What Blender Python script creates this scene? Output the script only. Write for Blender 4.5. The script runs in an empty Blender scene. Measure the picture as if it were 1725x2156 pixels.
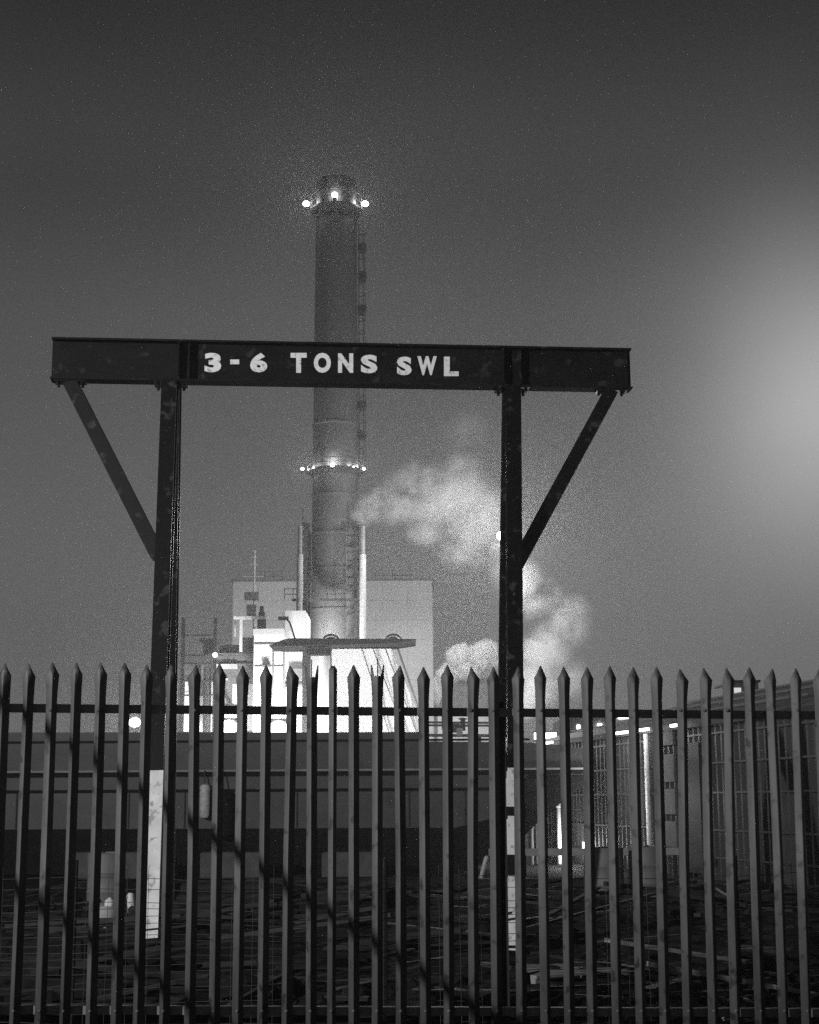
import bpy, bmesh, math, random
from mathutils import Vector, Matrix
random.seed(7)
SC = bpy.context.scene
COL = SC.collection
R = math.radians

# ------------------------------------------------------------------ camera
EYE = Vector((0, 0, 1.6))
FPX, W, H = 3200.0, 1725.0, 2156.0          # focal length and frame in the units the photo was measured in
PITCH, ROLL = R(10.8), R(-0.35)
cam_d = bpy.data.cameras.new("camera")
cam_d.sensor_fit = 'VERTICAL'; cam_d.sensor_height = 36.0
cam_d.lens = 36.0 * FPX / H
cam_d.clip_start = 0.1; cam_d.clip_end = 2000
cam = bpy.data.objects.new("camera", cam_d); COL.objects.link(cam)
CM = Matrix.Rotation(R(90) + PITCH, 3, 'X') @ Matrix.Rotation(ROLL, 3, 'Z')
cam.location = EYE; cam.rotation_euler = CM.to_euler()
SC.camera = cam

def P(px, py, Y):
    """World point at distance Y in front of the eye that was measured at px, py."""
    d = CM @ Vector((px - W / 2, H / 2 - py, -FPX))
    return EYE + d * (Y / d.y)

# ------------------------------------------------------------------ night sky, exposure
wd = bpy.data.worlds.new("World"); SC.world = wd; wd.use_nodes = True
nt = wd.node_tree; nt.nodes.clear()
def N(t, kind, **kw):
    n = t.nodes.new(kind)
    for k, v in kw.items(): setattr(n, k, v)
    return n
def MATH(t, op, a, b=None, clamp=False):
    n = N(t, 'ShaderNodeMath', operation=op, use_clamp=clamp)
    for i, v in enumerate((a, b)):
        if v is None: continue
        if isinstance(v, (int, float)): n.inputs[i].default_value = v
        else: t.links.new(v, n.inputs[i])
    return n.outputs[0]
tc = N(nt, 'ShaderNodeTexCoord')
sep = N(nt, 'ShaderNodeSeparateXYZ'); nt.links.new(tc.outputs['Generated'], sep.inputs[0])
elev = MATH(nt, 'ARCSINE', sep.outputs[2])
azim = MATH(nt, 'ARCTAN2', sep.outputs[0], sep.outputs[1])
ramp = N(nt, 'ShaderNodeValToRGB')                      # town glow low, dark overhead
nt.links.new(MATH(nt, 'DIVIDE', elev, R(40), True), ramp.inputs[0])
ramp.color_ramp.interpolation = 'EASE'
SKY = [(0.0, .148), (.18, .116), (.42, .078), (.58, .040), (.76, .016), (1.0, .011)]
while len(ramp.color_ramp.elements) < len(SKY): ramp.color_ramp.elements.new(.5)
for e, (p, v) in zip(ramp.color_ramp.elements, SKY):
    e.position = p; e.color = (v, v, v, 1)
def lobe(az, el, sa, se, amp):
    a = MATH(nt, 'DIVIDE', MATH(nt, 'SUBTRACT', azim, R(az)), R(sa))
    b = MATH(nt, 'DIVIDE', MATH(nt, 'SUBTRACT', elev, R(el)), R(se))
    s = MATH(nt, 'ADD', MATH(nt, 'MULTIPLY', a, a), MATH(nt, 'MULTIPLY', b, b))
    return MATH(nt, 'MULTIPLY', MATH(nt, 'EXPONENT', MATH(nt, 'MULTIPLY', s, -1.0)), amp)
glow = MATH(nt, 'ADD', lobe(16.0, 14.4, 4.2, 5.0, .36), lobe(14.5, 12.5, 6.5, 8.0, .09))
bgc = N(nt, 'ShaderNodeBackground'); bgc.inputs[1].default_value = 1.0
tot = MATH(nt, 'ADD', ramp.outputs[0], glow)
nz = N(nt, 'ShaderNodeTexNoise'); nz.inputs['Scale'].default_value = 5.0; nz.inputs['Detail'].default_value = 3
nt.links.new(tc.outputs['Generated'], nz.inputs['Vector'])
tot = MATH(nt, 'MULTIPLY', tot, MATH(nt, 'ADD', MATH(nt, 'MULTIPLY', nz.outputs[0], .50), .75))
nt.links.new(tot, bgc.inputs[0])
wd.cycles.sampling_method = 'NONE'      # a smooth sky needs no light sampling
wo = N(nt, 'ShaderNodeOutputWorld'); nt.links.new(bgc.outputs[0], wo.inputs[0])

SC.view_settings.view_transform = 'Standard'; SC.view_settings.look = 'None'
SC.view_settings.exposure = 0; SC.view_settings.gamma = 1
SC.render.engine = 'CYCLES'
cy = SC.cycles
cy.use_denoising = False                     # leaves the fine grain of a long night exposure
cy.use_adaptive_sampling = True; cy.adaptive_threshold = .01; cy.adaptive_min_samples = 48; cy.volume_step_rate = .35
cy.max_bounces = 5; cy.diffuse_bounces = 2; cy.glossy_bounces = 2; cy.volume_bounces = 1
cy.transparent_max_bounces = 8
cy.sample_clamp_direct = 8.0; cy.sample_clamp_indirect = .5
cy.caustics_reflective = cy.caustics_refractive = False
SC.render.filter_size = 2.3

# ------------------------------------------------------------------ materials
def mat(name, v, rough=.7, amt=.25, scale=6.0, metal=0.0, spots=0.0, spot_v=None, spot_scale=9.0, stretch=(1, 1, 1), bump=0.0):
    m = bpy.data.materials.new(name); m.use_nodes = True
    t = m.node_tree; b = t.nodes['Principled BSDF']
    b.inputs['Roughness'].default_value = rough; b.inputs['Metallic'].default_value = metal; b.inputs['Specular IOR Level'].default_value = .5 if 'gloss' in name else (.12 if v < .05 else .4)
    tx = N(t, 'ShaderNodeTexCoord'); mp = N(t, 'ShaderNodeMapping'); mp.inputs['Scale'].default_value = stretch
    t.links.new(tx.outputs['Object'], mp.inputs[0])
    no = N(t, 'ShaderNodeTexNoise'); no.inputs['Scale'].default_value = scale; no.inputs['Detail'].default_value = 6
    t.links.new(mp.outputs[0], no.inputs['Vector'])
    val = MATH(t, 'MULTIPLY', MATH(t, 'ADD', MATH(t, 'MULTIPLY', no.outputs[0], 4 * amt), 1 - 2 * amt), v)
    if spots > 0:
        n2 = N(t, 'ShaderNodeTexNoise'); n2.inputs['Scale'].default_value = spot_scale; n2.inputs['Detail'].default_value = 4
        t.links.new(tx.outputs['Object'], n2.inputs['Vector'])
        mr = N(t, 'ShaderNodeMapRange'); mr.inputs['From Min'].default_value = 1 - spots; mr.inputs['From Max'].default_value = 1 - spots + .1
        t.links.new(n2.outputs[0], mr.inputs[0])
        mx = N(t, 'ShaderNodeMix', data_type='FLOAT')
        t.links.new(mr.outputs[0], mx.inputs['Factor']); t.links.new(val, mx.inputs['A']); mx.inputs['B'].default_value = spot_v
        val = mx.outputs[0]
    val = MATH(t, 'MAXIMUM', val, .001)
    t.links.new(val, b.inputs['Base Color'])
    if bump:
        bp = N(t, 'ShaderNodeBump'); bp.inputs['Strength'].default_value = bump; bp.inputs['Distance'].default_value = .02
        t.links.new(no.outputs[0], bp.inputs['Height']); t.links.new(bp.outputs[0], b.inputs['Normal'])
    return m
def glowmat(name, s):
    m = bpy.data.materials.new(name); m.use_nodes = True
    b = m.node_tree.nodes['Principled BSDF']; b.inputs['Base Color'].default_value = (.8, .8, .8, 1)
    b.inputs['Emission Color'].default_value = (1, 1, 1, 1); b.inputs['Emission Strength'].default_value = s
    m.cycles.emission_sampling = 'NONE'      # the lamps beside them carry the sampled light
    return m
M = dict(
    pale=mat('weathered_galvanised', .062, .6, .45, 8, .0, .43, .022, 10, (1, 1, .25), .2),
    rail=mat('dull_rail_steel', .19, .6, .25, 9),
    black=mat('black_gloss_paint', .005, .24, .3, 5, 0, .41, .04, 8.0),
    webp=mat('black_beam_paint', .006, .6, .6, 3, 0, .40, .030, 7.0, (1, 1, 2.5)),
    white=mat('white_paint', .60, .5, .2, 7, 0, .44, .30, 17),
    letter=mat('white_lettering', .80, .6, .12, 20, 0, .43, .38, 26),
    shaft=mat('chimney_steel', .075, .5, .12, .8, .0, 0, None, 1, (1, 1, .12)),
    cap=mat('sooty_cap', .012, .7, .2, 1.0),
    dark=mat('dark_steel', .03, .6, .3, 3),
    grey=mat('grey_steel', .16, .6, .2, 2),
    pale_steel=mat('pale_cladding', .62, .55, .06, .5),
    clad=mat('hall_cladding', .50, .6, .07, .35),
    lit=mat('white_sheeting', .75, .6, .08, .8),
    hull=mat('hull_paint', .068, .55, .28, .9, 0, .36, .045, 1.7, (1, 1, 2.2), .1),
    hull_low=mat('hull_boot', .035, .6, .3, 1.2),
    hull_black=mat('hull_tar', .008, .8, .3, 1.5),
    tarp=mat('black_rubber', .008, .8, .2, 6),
    ground=mat('yard_ground', .008, .95, .5, 1.3, 0, .40, .03, 3.0, bump=.6),
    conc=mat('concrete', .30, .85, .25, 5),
    wood=mat('grey_timber', .17, .85, .35, 5, stretch=(6, 1, 1)),
    scrap=mat('scrap_steel', .022, .6, .5, 4),
    wire=mat('rusty_wire', .05, .6, .3, 20),
    roof=mat('roof_sheet', .10, .6, .2, 1.5),
    shedw=mat('corrugated_sheet', .036, .5, .4, 2.0, 0, .42, .05, 1.4, (1, 1, .15)),
    block=mat('old_concrete', .10, .85, .3, 4),
    seam=mat('cladding_joint', .42, .6, .1, 1),
    bulb=glowmat('lamp_glow', 14.0),
    bulb_soft=glowmat('lamp_glow_soft', 4.0),
    window=glowmat('lit_window', .55),
)

# ------------------------------------------------------------------ mesh helpers
class MB:
    def __init__(s): s.bm = bmesh.new()
    def hexa(s, c):                                   # 8 corners: bottom ring 0-3, top ring 4-7
        v = [s.bm.verts.new(p) for p in c]
        for f in ((3, 2, 1, 0), (4, 5, 6, 7), (0, 1, 5, 4), (1, 2, 6, 5), (2, 3, 7, 6), (3, 0, 4, 7)):
            s.bm.faces.new([v[i] for i in f])
        return s
    def box(s, c, size, rz=0.0, m=None):
        x, y, z = (a / 2 for a in size); c = Vector(c)
        rot = m if m is not None else Matrix.Rotation(rz, 3, 'Z')
        return s.hexa([c + rot @ Vector(p) for p in ((-x, -y, -z), (x, -y, -z), (x, y, -z), (-x, y, -z), (-x, -y, z), (x, -y, z), (x, y, z), (-x, y, z))])
    def prism(s, poly, a, b, u, v):
        """poly in (u, v) swept from point a to point b."""
        a, b = Vector(a), Vector(b)
        r0 = [s.bm.verts.new(a + u * p[0] + v * p[1]) for p in poly]
        r1 = [s.bm.verts.new(b + u * p[0] + v * p[1]) for p in poly]
        n = len(poly)
        for i in range(n): s.bm.faces.new((r0[i], r0[(i + 1) % n], r1[(i + 1) % n], r1[i]))
        s.bm.faces.new(r0[::-1]); s.bm.faces.new(r1)
        return s
    def frame(s, a, b, hint):
        d = (Vector(b) - Vector(a)).normalized(); h = Vector(hint)
        u = (h - d * h.dot(d)).normalized(); return u, d.cross(u)
    def bar(s, a, b, w, d, hint=(0, 1, .001)):        # w across, d along the hint
        u, v = s.frame(a, b, hint)
        return s.prism([(-d / 2, -w / 2), (d / 2, -w / 2), (d / 2, w / 2), (-d / 2, w / 2)], a, b, u, v)
    def ibeam(s, a, b, w, d, tf, tw, hint):           # d along the hint (web direction), w = flange width
        u, v = s.frame(a, b, hint); D, F, T = d / 2, w / 2, tw / 2
        poly = [(-D, -F), (-D, F), (-D + tf, F), (-D + tf, T), (D - tf, T), (D - tf, F), (D, F), (D, -F), (D - tf, -F), (D - tf, -T), (-D + tf, -T), (-D + tf, -F)]
        return s.prism(poly, a, b, u, v)
    def tube(s, pts, r, n=8):
        pts = [Vector(p) for p in pts]; rings = []
        for i, p in enumerate(pts):
            d = (pts[min(i + 1, len(pts) - 1)] - pts[max(i - 1, 0)]).normalized()
            h = Vector((0, 0, 1)) if abs(d.z) < .9 else Vector((1, 0, 0))
            u = (h - d * h.dot(d)).normalized(); v = d.cross(u)
            rr = r[i] if isinstance(r, (list, tuple)) else r
            rings.append([s.bm.verts.new(p + u * math.cos(2 * math.pi * k / n) * rr + v * math.sin(2 * math.pi * k / n) * rr) for k in range(n)])
        for a, b in zip(rings, rings[1:]):
            for k in range(n): s.bm.faces.new((a[k], a[(k + 1) % n], b[(k + 1) % n], b[k]))
        s.bm.faces.new(rings[0][::-1]); s.bm.faces.new(rings[-1])
        return s
    def lathe(s, c, prof, n=24, closed=True):          # prof: (r, z) from bottom up
        c = Vector(c); rings = []
        for r, z in prof:
            rings.append([s.bm.verts.new(c + Vector((math.cos(2 * math.pi * k / n) * r, math.sin(2 * math.pi * k / n) * r, z))) for k in range(n)])
        for a, b in zip(rings, rings[1:]):
            for k in range(n): s.bm.faces.new((a[k], a[(k + 1) % n], b[(k + 1) % n], b[k]))
        if closed: s.bm.faces.new(rings[0][::-1]); s.bm.faces.new(rings[-1])
        return s
    def ball(s, c, r, sub=2, sc=(1, 1, 1)):
        g = bmesh.ops.create_icosphere(s.bm, subdivisions=sub, radius=r)
        for v in g['verts']: v.co = Vector(c) + Vector((v.co.x * sc[0], v.co.y * sc[1], v.co.z * sc[2]))
        return s
    def ringrail(s, c, r, z0, z1, n=20, t=.035):
        c = Vector(c)
        for z in (z1, (z0 + z1) / 2):
            pts = [c + Vector((math.cos(a) * r, math.sin(a) * r, z)) for a in [2 * math.pi * k / n for k in range(n + 1)]]
            s.tube(pts, t, 5)
        for k in range(n):
            a = 2 * math.pi * k / n; q = c + Vector((math.cos(a) * r, math.sin(a) * r, 0))
            s.bar(q + Vector((0, 0, z0)), q + Vector((0, 0, z1)), t * 1.6, t * 1.6)
        return s
    def build(s, name, m, parent=None, smooth=False, origin=None):
        bmesh.ops.recalc_face_normals(s.bm, faces=s.bm.faces[:])
        me = bpy.data.meshes.new(name)
        if parent is not None:
            off = parent.location
        else:
            if origin is None:
                lo = [min(v.co[i] for v in s.bm.verts) for i in range(3)]; hi = [max(v.co[i] for v in s.bm.verts) for i in range(3)]
                origin = Vector(((lo[0] + hi[0]) / 2, (lo[1] + hi[1]) / 2, lo[2]))
            off = Vector(origin)
            root = parent
        base = off
        if parent is not None and parent.parent is not None:
            base = parent.parent.location + parent.location
        bmesh.ops.translate(s.bm, verts=s.bm.verts[:], vec=-base)
        s.bm.to_mesh(me); s.bm.free()
        if smooth:
            me.polygons.foreach_set('use_smooth', [True] * len(me.polygons))
            try: me.set_sharp_from_angle(angle=R(40))
            except Exception: pass
        me.materials.append(M[m] if isinstance(m, str) else m)
        o = bpy.data.objects.new(name, me); COL.objects.link(o)
        if parent is not None: o.parent = parent
        else: o.location = off
        return o
def tag(o, label=None, cat=None, group=None, kind=None):
    if label: o['label'] = label
    if cat: o['category'] = cat
    if group: o['group'] = group
    if kind: o['kind'] = kind
    return o
def thing(name, loc, label, cat, group=None):
    o = bpy.data.objects.new(name, None); COL.objects.link(o); o.location = loc; o.empty_display_size = .2
    return tag(o, label, cat, group)
def copy_tree(o, loc, rz=0.0, label=None, scale=None):
    c = o.copy(); COL.objects.link(c); c.location = loc; c.rotation_euler = (0, 0, rz)
    if scale: c.scale = scale
    if label: c['label'] = label
    for ch in list(o.children):
        d = ch.copy(); COL.objects.link(d); d.parent = c
        for g in list(ch.children):
            e = g.copy(); COL.objects.link(e); e.parent = d
    return c
PLANT = .42
def light(loc, power, r=.15, spot=None, aim=None, blend=.4):
    if loc[1] > 60: power *= PLANT
    l = bpy.data.lights.new('lamp_light', 'AREA' if spot else 'POINT'); l.energy = power
    if not spot: l.shadow_soft_size = r
    o = bpy.data.objects.new('lamp_light', l); COL.objects.link(o); o.location = loc
    if spot:
        l.shape = 'DISK'; l.size = 2 * r; l.energy = power / 4
        o.rotation_euler = (Vector(aim) - Vector(loc)).to_track_quat('-Z', 'Y').to_euler()
    return o
X, Y_, Z = Vector((1, 0, 0)), Vector((0, 1, 0)), Vector((0, 0, 1))

# ------------------------------------------------------------------ ground
g = MB(); nx, ny = 60, 70
xs = [-118 + 236 * i / nx for i in range(nx + 1)]; ys = [-38 + 246 * j / ny for j in range(ny + 1)]
gv = [[g.bm.verts.new((x, y, random.uniform(-.05, .0))) for x in xs] for y in ys]
for j in range(ny):
    for i in range(nx): g.bm.faces.new((gv[j][i], gv[j][i + 1], gv[j + 1][i + 1], gv[j + 1][i]))
tag(g.build('ground', 'ground'), kind='structure')

# ------------------------------------------------------------------ street lamp behind the viewer, unseen pole and cables placed to shadow the fence
LAMP = Vector((-15.4, -.3, 7.2))
sl = thing('street_lamp', (-16.0, -.6, 0), 'tall street lamp on the road side behind the fence viewer', 'street lamp')
MB().tube([(-16, -.6, 0), (-16, -.6, 4), (-16, -.6, 7.2), (-15.9, -.55, 7.5), (-15.5, -.35, 7.6)], [.09, .08, .06, .05, .04], 10).build('pole', 'grey', sl, True)
MB().box((-15.4, -.3, 7.58), (.7, .3, .12), R(30)).build('lamp_head', 'grey', sl)
MB().box((-15.4, -.3, 7.49), (.4, .2, .05), R(30)).build('lamp', 'bulb', sl)
light(LAMP + Vector((0, 0, .12)), 16500, .06)
LAMP = LAMP + Vector((0, 0, .12))
def fence_y(px): return 9.62 + (px - 150) / 1430 * .42
stay = thing('shadow_cable_pole', (-8.0, 5.8, 0), 'unseen pole with two cables added to cast shadow lines on the fence', 'pole')
ends = []
for (ax, ay), (bx, by) in (((155, 1570), (1010, 2125)), ((140, 1940), (440, 2140))):
    A, B = P(ax, ay, fence_y(ax)), P(bx, by, fence_y(bx))
    A2, B2 = A + (A - B) * .3, B + (B - A) * .1
    if by == 2140: A2, B2 = A + (A - B) * .5, B + (B - A) * .1
    ends.append((LAMP + (A2 - LAMP) * .6, LAMP + (B2 - LAMP) * .6))
for c1, c2 in ends:
    MB().tube([c1, c2], .030, 6).build('shadow_cable', 'dark', stay)
e0 = ends[0][0]; e1 = ends[0][1]
MB().tube([(e0.x, e0.y, 0), (e0.x, e0.y, ends[0][0].z + .05)], .1, 10).build('pole', 'wood', stay)
MB().tube([(e1.x, e1.y, 0), (e1.x, e1.y, max(ends[0][1].z, .6) + .05)], .05, 8).build('anchor_post', 'dark', stay)

# ------------------------------------------------------------------ palisade fence
fence = thing('palisade_fence', (0, 9.8, 0), 'galvanised palisade fence of spear topped pales across the foreground', 'fence')
TOPS = [12, 62, 112, 162, 213, 264, 310, 361, 414, 463, 512, 561, 611, 657, 702, 745, 795, 843, 892, 942, 992, 1039, 1091, 1138, 1187, 1236, 1284, 1333, 1382, 1431, 1481, 1529, 1577, 1626, 1675, 1724, 1773]
TOPY = {702: 1398, 657: 1404, 310: 1408, 362: 1410}
def bottom_px(px): return px + (px - 745) * (.045 if px < 745 else .0285) + random.uniform(-2, 2)
PAN = 0.034
sect = [(-PAN, 0.012), (-PAN * .92, .008), (-PAN * .5, -.011), (-PAN * .08, -.026), (PAN * .06, -.029), (PAN * .16, -.026), (PAN * .55, -.008), (PAN * .92, .010), (PAN, 0.014)]
def pale(px, style):
    y = fence_y(px)
    ty = 1402 + (px - 860) * .008 + random.uniform(-3, 3)
    top = P(px, ty, y); bot = P(bottom_px(px), 2156, y); d = (bot - top); bot = top + d * ((top.z - .06) / -d.z)
    mb = MB(); bm = mb.bm
    L = (top - bot).length
    rz = random.uniform(-.20, .26); lean = random.uniform(-.006, .006); bend = random.choice((0, 0, 0, .022, -.018))
    wsc = 1.0
    if style == 'blunt': wsc = .78; rz = .15
    def sec(s, flare, push):
        o = bot.lerp(top, s); out = []
        for (a, b) in sect:
            a2 = a * wsc * flare; b2 = b - push * (abs(a) / PAN)
            out.append(o + Vector((a2 * math.cos(rz) - b2 * math.sin(rz), a2 * math.sin(rz) + b2 * math.cos(rz) + lean * s, 0)) + Vector((bend * max(0, s - .72) * 3, 0, 0)))
        return out
    hs = .115 / L
    levels = [(0, 1, 0), (.5, 1, 0), (1 - 1.9 * hs, 1.0, 0), (1 - 1.25 * hs, 1.09, .004), (1 - .68 * hs, 1.24, .010)]
    if style == 'blunt': levels = levels[:3] + [(1 - .3 * hs, 1.0, 0)]
    rows = [sec(*l) for l in levels]
    tv = []
    for r in rows: tv.append([bm.verts.new(p) for p in r])
    for r0, r1 in zip(tv, tv[1:]):
        for i in range(len(sect) - 1): bm.faces.new((r0[i], r0[i + 1], r1[i + 1], r1[i]))
    last = tv[-1]; lp = rows[-1]
    ax = Vector((math.cos(rz), math.sin(rz), 0))
    if style == 'spear':
        tip = [bm.verts.new(top + Vector((0, -.012, 0)) + ax * k) for k in (-.0035, .0035)]
        m1 = [bm.verts.new(lp[i] * .40 + (top + Vector((0, -.012, 0))) * .60 - Z * .012 + ax * (.008 if i in (1, 2, 3) else (-.008 if i in (5, 6, 7) else 0)) * -1) for i in (1, 3, 5, 7)]
        bm.faces.new((last[0], last[1], m1[0])); bm.faces.new((last[1], last[2], last[3], m1[1], m1[0]))
        bm.faces.new((last[3], last[4], last[5], m1[2], m1[1])); bm.faces.new((last[5], last[6], last[7], m1[3], m1[2])); bm.faces.new((last[7], last[8], m1[3]))
        bm.faces.new((m1[0], m1[1], m1[2], m1[3], tip[1], tip[0]))
    elif style == 'triple':
        for (i0, i1, hgt, out) in ((0, 2, .072, -.25), (3, 5, .115, 0), (6, 8, .075, .3)):
            c = (lp[i0] + lp[i1]) / 2 + Vector((0, -.02 if out else -.01, hgt)) + ax * out * .03
            t2 = [bm.verts.new(c - ax * .003), bm.verts.new(c + ax * .003)]
            bm.faces.new((last[i0], last[i0 + 1], last[i1], t2[1], t2[0]))
        for (i0, i1) in ((2, 3), (5, 6)):
            q = bm.verts.new((lp[i0] + lp[i1]) / 2 + Vector((0, 0, .006)))
            bm.faces.new((last[i0], last[i1], q))
    else:
        q = [bm.verts.new(p * .45 + (top + Vector((0, -.01, .01))) * .55) for p in (lp[0], lp[2], lp[6], lp[8])]
        bm.faces.new(last + q[::-1])
    # bolt heads on the two rails
    for pz in (1496, 2128):
        s_ = max(0, (P(px, pz, y).z - bot.z) / (top.z - bot.z)); c = bot.lerp(top, s_) + Vector((0, -.021, 0))
        bmesh.ops.create_cone(bm, cap_ends=True, segments=8, radius1=.011, radius2=.007, depth=.012, matrix=Matrix.Translation(c) @ Matrix.Rotation(R(90), 4, 'X'))
    o = mb.build('pale', 'pale', fence); o.data.polygons.foreach_set('use_smooth', [True] * len(o.data.polygons))
    sm = o.modifiers.new('thickness', 'SOLIDIFY'); sm.thickness = .003; sm.offset = 1
    if style == 'triple': o['label'] = 'pale whose top is split into three prongs'
    if style == 'blunt': o['label'] = 'narrow pale with a blunt rounded top'
for px in TOPS:
    pale(px, {657: 'triple', 795: 'triple', 702: 'blunt', 1577: 'spear'}.get(px, 'spear'))
for ya, yb in ((1490, 1507), (2126, 2133)):
    a, b = P(-60, ya, fence_y(-60) + .05), P(1790, yb, fence_y(1790) + .05)
    up = (b - a).cross(Y_).normalized()
    mb = MB(); mb.bar(a, b, .055 if ya == 1490 else .05, .006)
    mb.bar(a + Vector((0, .03, .022)), b + Vector((0, .03, .022)), .006, .05)
    mb.build('rail', 'rail', fence)
for px in (1052, -40):
    a = P(px, 1480, fence_y(px) + .14)
    MB().ibeam(Vector((a.x, a.y, 0)), a, .06, .10, .008, .006, (0, 1, 0)).build('post', 'dark', fence)

# welded wire mesh behind the fence
wm = MB()
xa, xb, yy = -3.7, 3.7, 11.3
z = .06
while z < 1.15:
    pts = [Vector((xa + (xb - xa) * i / 24, yy + .03 * math.sin(i * 1.1 + z * 9), z + random.uniform(-.007, .007) + .015 * math.sin(i * .7 + z * 5))) for i in range(25)]
    wm.tube(pts, .0022, 4); z += random.choice((.05, .05, .075, .10))
x = xa
while x < xb:
    wm.tube([(x, yy, .02), (x + random.uniform(-.01, .01), yy, 1.15)], .0018, 4); x += .15
mesh_f = thing('wire_mesh_fence', (0, yy, 0), 'low rusty wire mesh fence just behind the palisade', 'wire fence')
wm.build('wire_netting', 'wire', mesh_f)
for x in (-2.45, -.2, 2.35): MB().tube([(x, yy + .06, 0), (x, yy + .06, 1.2)], .022, 8).build('post', 'dark', mesh_f)

# ------------------------------------------------------------------ lifting gantry
def gy(px): return 16.0 + .55 * (px - 112) / 1214
gan = thing('lifting_gantry', (-.7, 16.2, 0), 'black steel lifting gantry with white painted safe load lettering on its beam', 'gantry')
bl, br = P(110, 758.5, gy(110)), P(1327, 779.5, gy(1327))
br.z = bl.z = (bl.z + br.z) / 2
bd = (br - bl).normalized(); bn = Vector((bd.y, -bd.x, 0))      # beam direction, towards-camera normal
BD, BW = .47, .19
beam = MB().ibeam(bl, br, BW, BD, .022, .014, Z)
beam = beam.build('beam', 'webp', gan)
def on_beam(px, py): 
    # point of the beam's web face seen at px, py
    d = (P(px, py, 10) - EYE); n = bn; p0 = bl + bn * .0075
    return EYE + d * ((p0 - EYE).dot(n) / d.dot(n))
# stiffeners and end plate
for px in (377, 399, 1058, 1094, 1316):
    mb = MB()
    c = on_beam(px, 770); c = Vector((c.x, c.y, bl.z))
    c = c + bn * (BW / 4 + .002)
    m3 = Matrix((bd, -bn, Z)).transposed()
    mb.box(c, (.014, BW / 2 - .012, BD - .048), m=m3)
    mb.build('stiffener', 'black', gan)
# lettering
def glyph(ch, x0, y0, x1, y1):
    cu = bpy.data.curves.new('glyph', 'FONT'); cu.body = ch; cu.offset = .052 if ch not in '-' else 0.02; cu.resolution_u = 4
    ob = bpy.data.objects.new('glyph', cu); COL.objects.link(ob)
    dg = bpy.context.evaluated_depsgraph_get(); me = bpy.data.meshes.new_from_object(ob.evaluated_get(dg))
    vs = [v.co.copy() for v in me.vertices]; fs = [tuple(p.vertices) for p in me.polygons]
    bpy.data.objects.remove(ob); bpy.data.curves.remove(cu); bpy.data.meshes.remove(me)
    lo = (min(v.x for v in vs), min(v.y for v in vs)); hi = (max(v.x for v in vs), max(v.y for v in vs))
    out = []
    for v in vs:
        px = x0 + (x1 - x0) * (v.x - lo[0]) / (hi[0] - lo[0]); py = y1 + (y0 - y1) * (v.y - lo[1]) / (hi[1] - lo[1])
        out.append(on_beam(px, py) + bn * .0015)
    return out, fs
GL = [('3', 431, 743, 466, 784), ('-', 485, 757, 504, 767), ('6', 527, 743, 563, 784), ('T', 612, 743, 646, 785), ('O', 661, 743, 697, 785), ('N', 712, 744, 744, 785), ('S', 760, 747, 795, 786),
      ('S', 836, 751, 867, 790), ('W', 879, 750, 920, 790), ('L', 935, 751, 966, 792)]
for gl in GL:
    mb = MB(); vs, fs = glyph(*gl); bv = [mb.bm.verts.new(v) for v in vs]
    ex = []
    for f in fs:
        try: ex.append(mb.bm.faces.new([bv[i] for i in f]))
        except ValueError: pass
    let = mb.build('painted_letter', 'letter', beam)
    sm = let.modifiers.new('paint', 'SOLIDIFY'); sm.thickness = .002; sm.offset = 0
# legs: A-frames, white painted feet
zb = bl.z - BD / 2
def leg(topx, base_px, base_y, base_Y, dy):
    t = on_beam(topx, 800); t = Vector((t.x, t.y, zb - .02)) - bn * (.01 + dy)
    b = P(base_px, base_y, base_Y); b = Vector((b.x, b.y, 0))
    zp = 1.87 + random.uniform(-.05, .05)
    q = b.lerp(t, zp / t.z)
    o = MB().ibeam(q, t, .165, .16, .014, .012, (0, 1, 0)).build('leg', 'black', gan)
    MB().ibeam(b, q, .165, .16, .014, .012, (0, 1, 0)).build('painted_foot', 'white', o)
    if topx > 800 and dy < 0:
        for (f0, f1) in ((.46, .56), (.755, .80)):
            e0, e1 = b.lerp(q, f0), b.lerp(q, f1); MB().bar(e0, e1, .19, .185).build('strap_band', 'tarp', o)
    mb = MB().box(b + Vector((0, 0, .012)), (.32, .32, .024)); mb.build('base_plate', 'dark', o)
    return b, t
LF = leg(360, 316, 1990, 15.0, -.09); LR = leg(364, 348, 1990, 17.5, .10)
RF = leg(1078, 1087, 2000, 15.0, -.09); RR = leg(1076, 1058, 2000, 17.5, .10)
# head plates with bolts
for (t, hx) in ((LF[1], 0), (RF[1], 0)):
    c = Vector((t.x, t.y, zb - .012)) - bn * .08
    mb = MB().box(c, (.36, .30, .022), m=Matrix((bd, -bn, Z)).transposed())
    for sx in (-.14, .14):
        for sy in (-.1, .1):
            q = c + bd * sx + bn * sy; mb.tube([q - Z * .05, q - Z * .012], .016, 6)
    mb.build('head_plate', 'black', gan)
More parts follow.
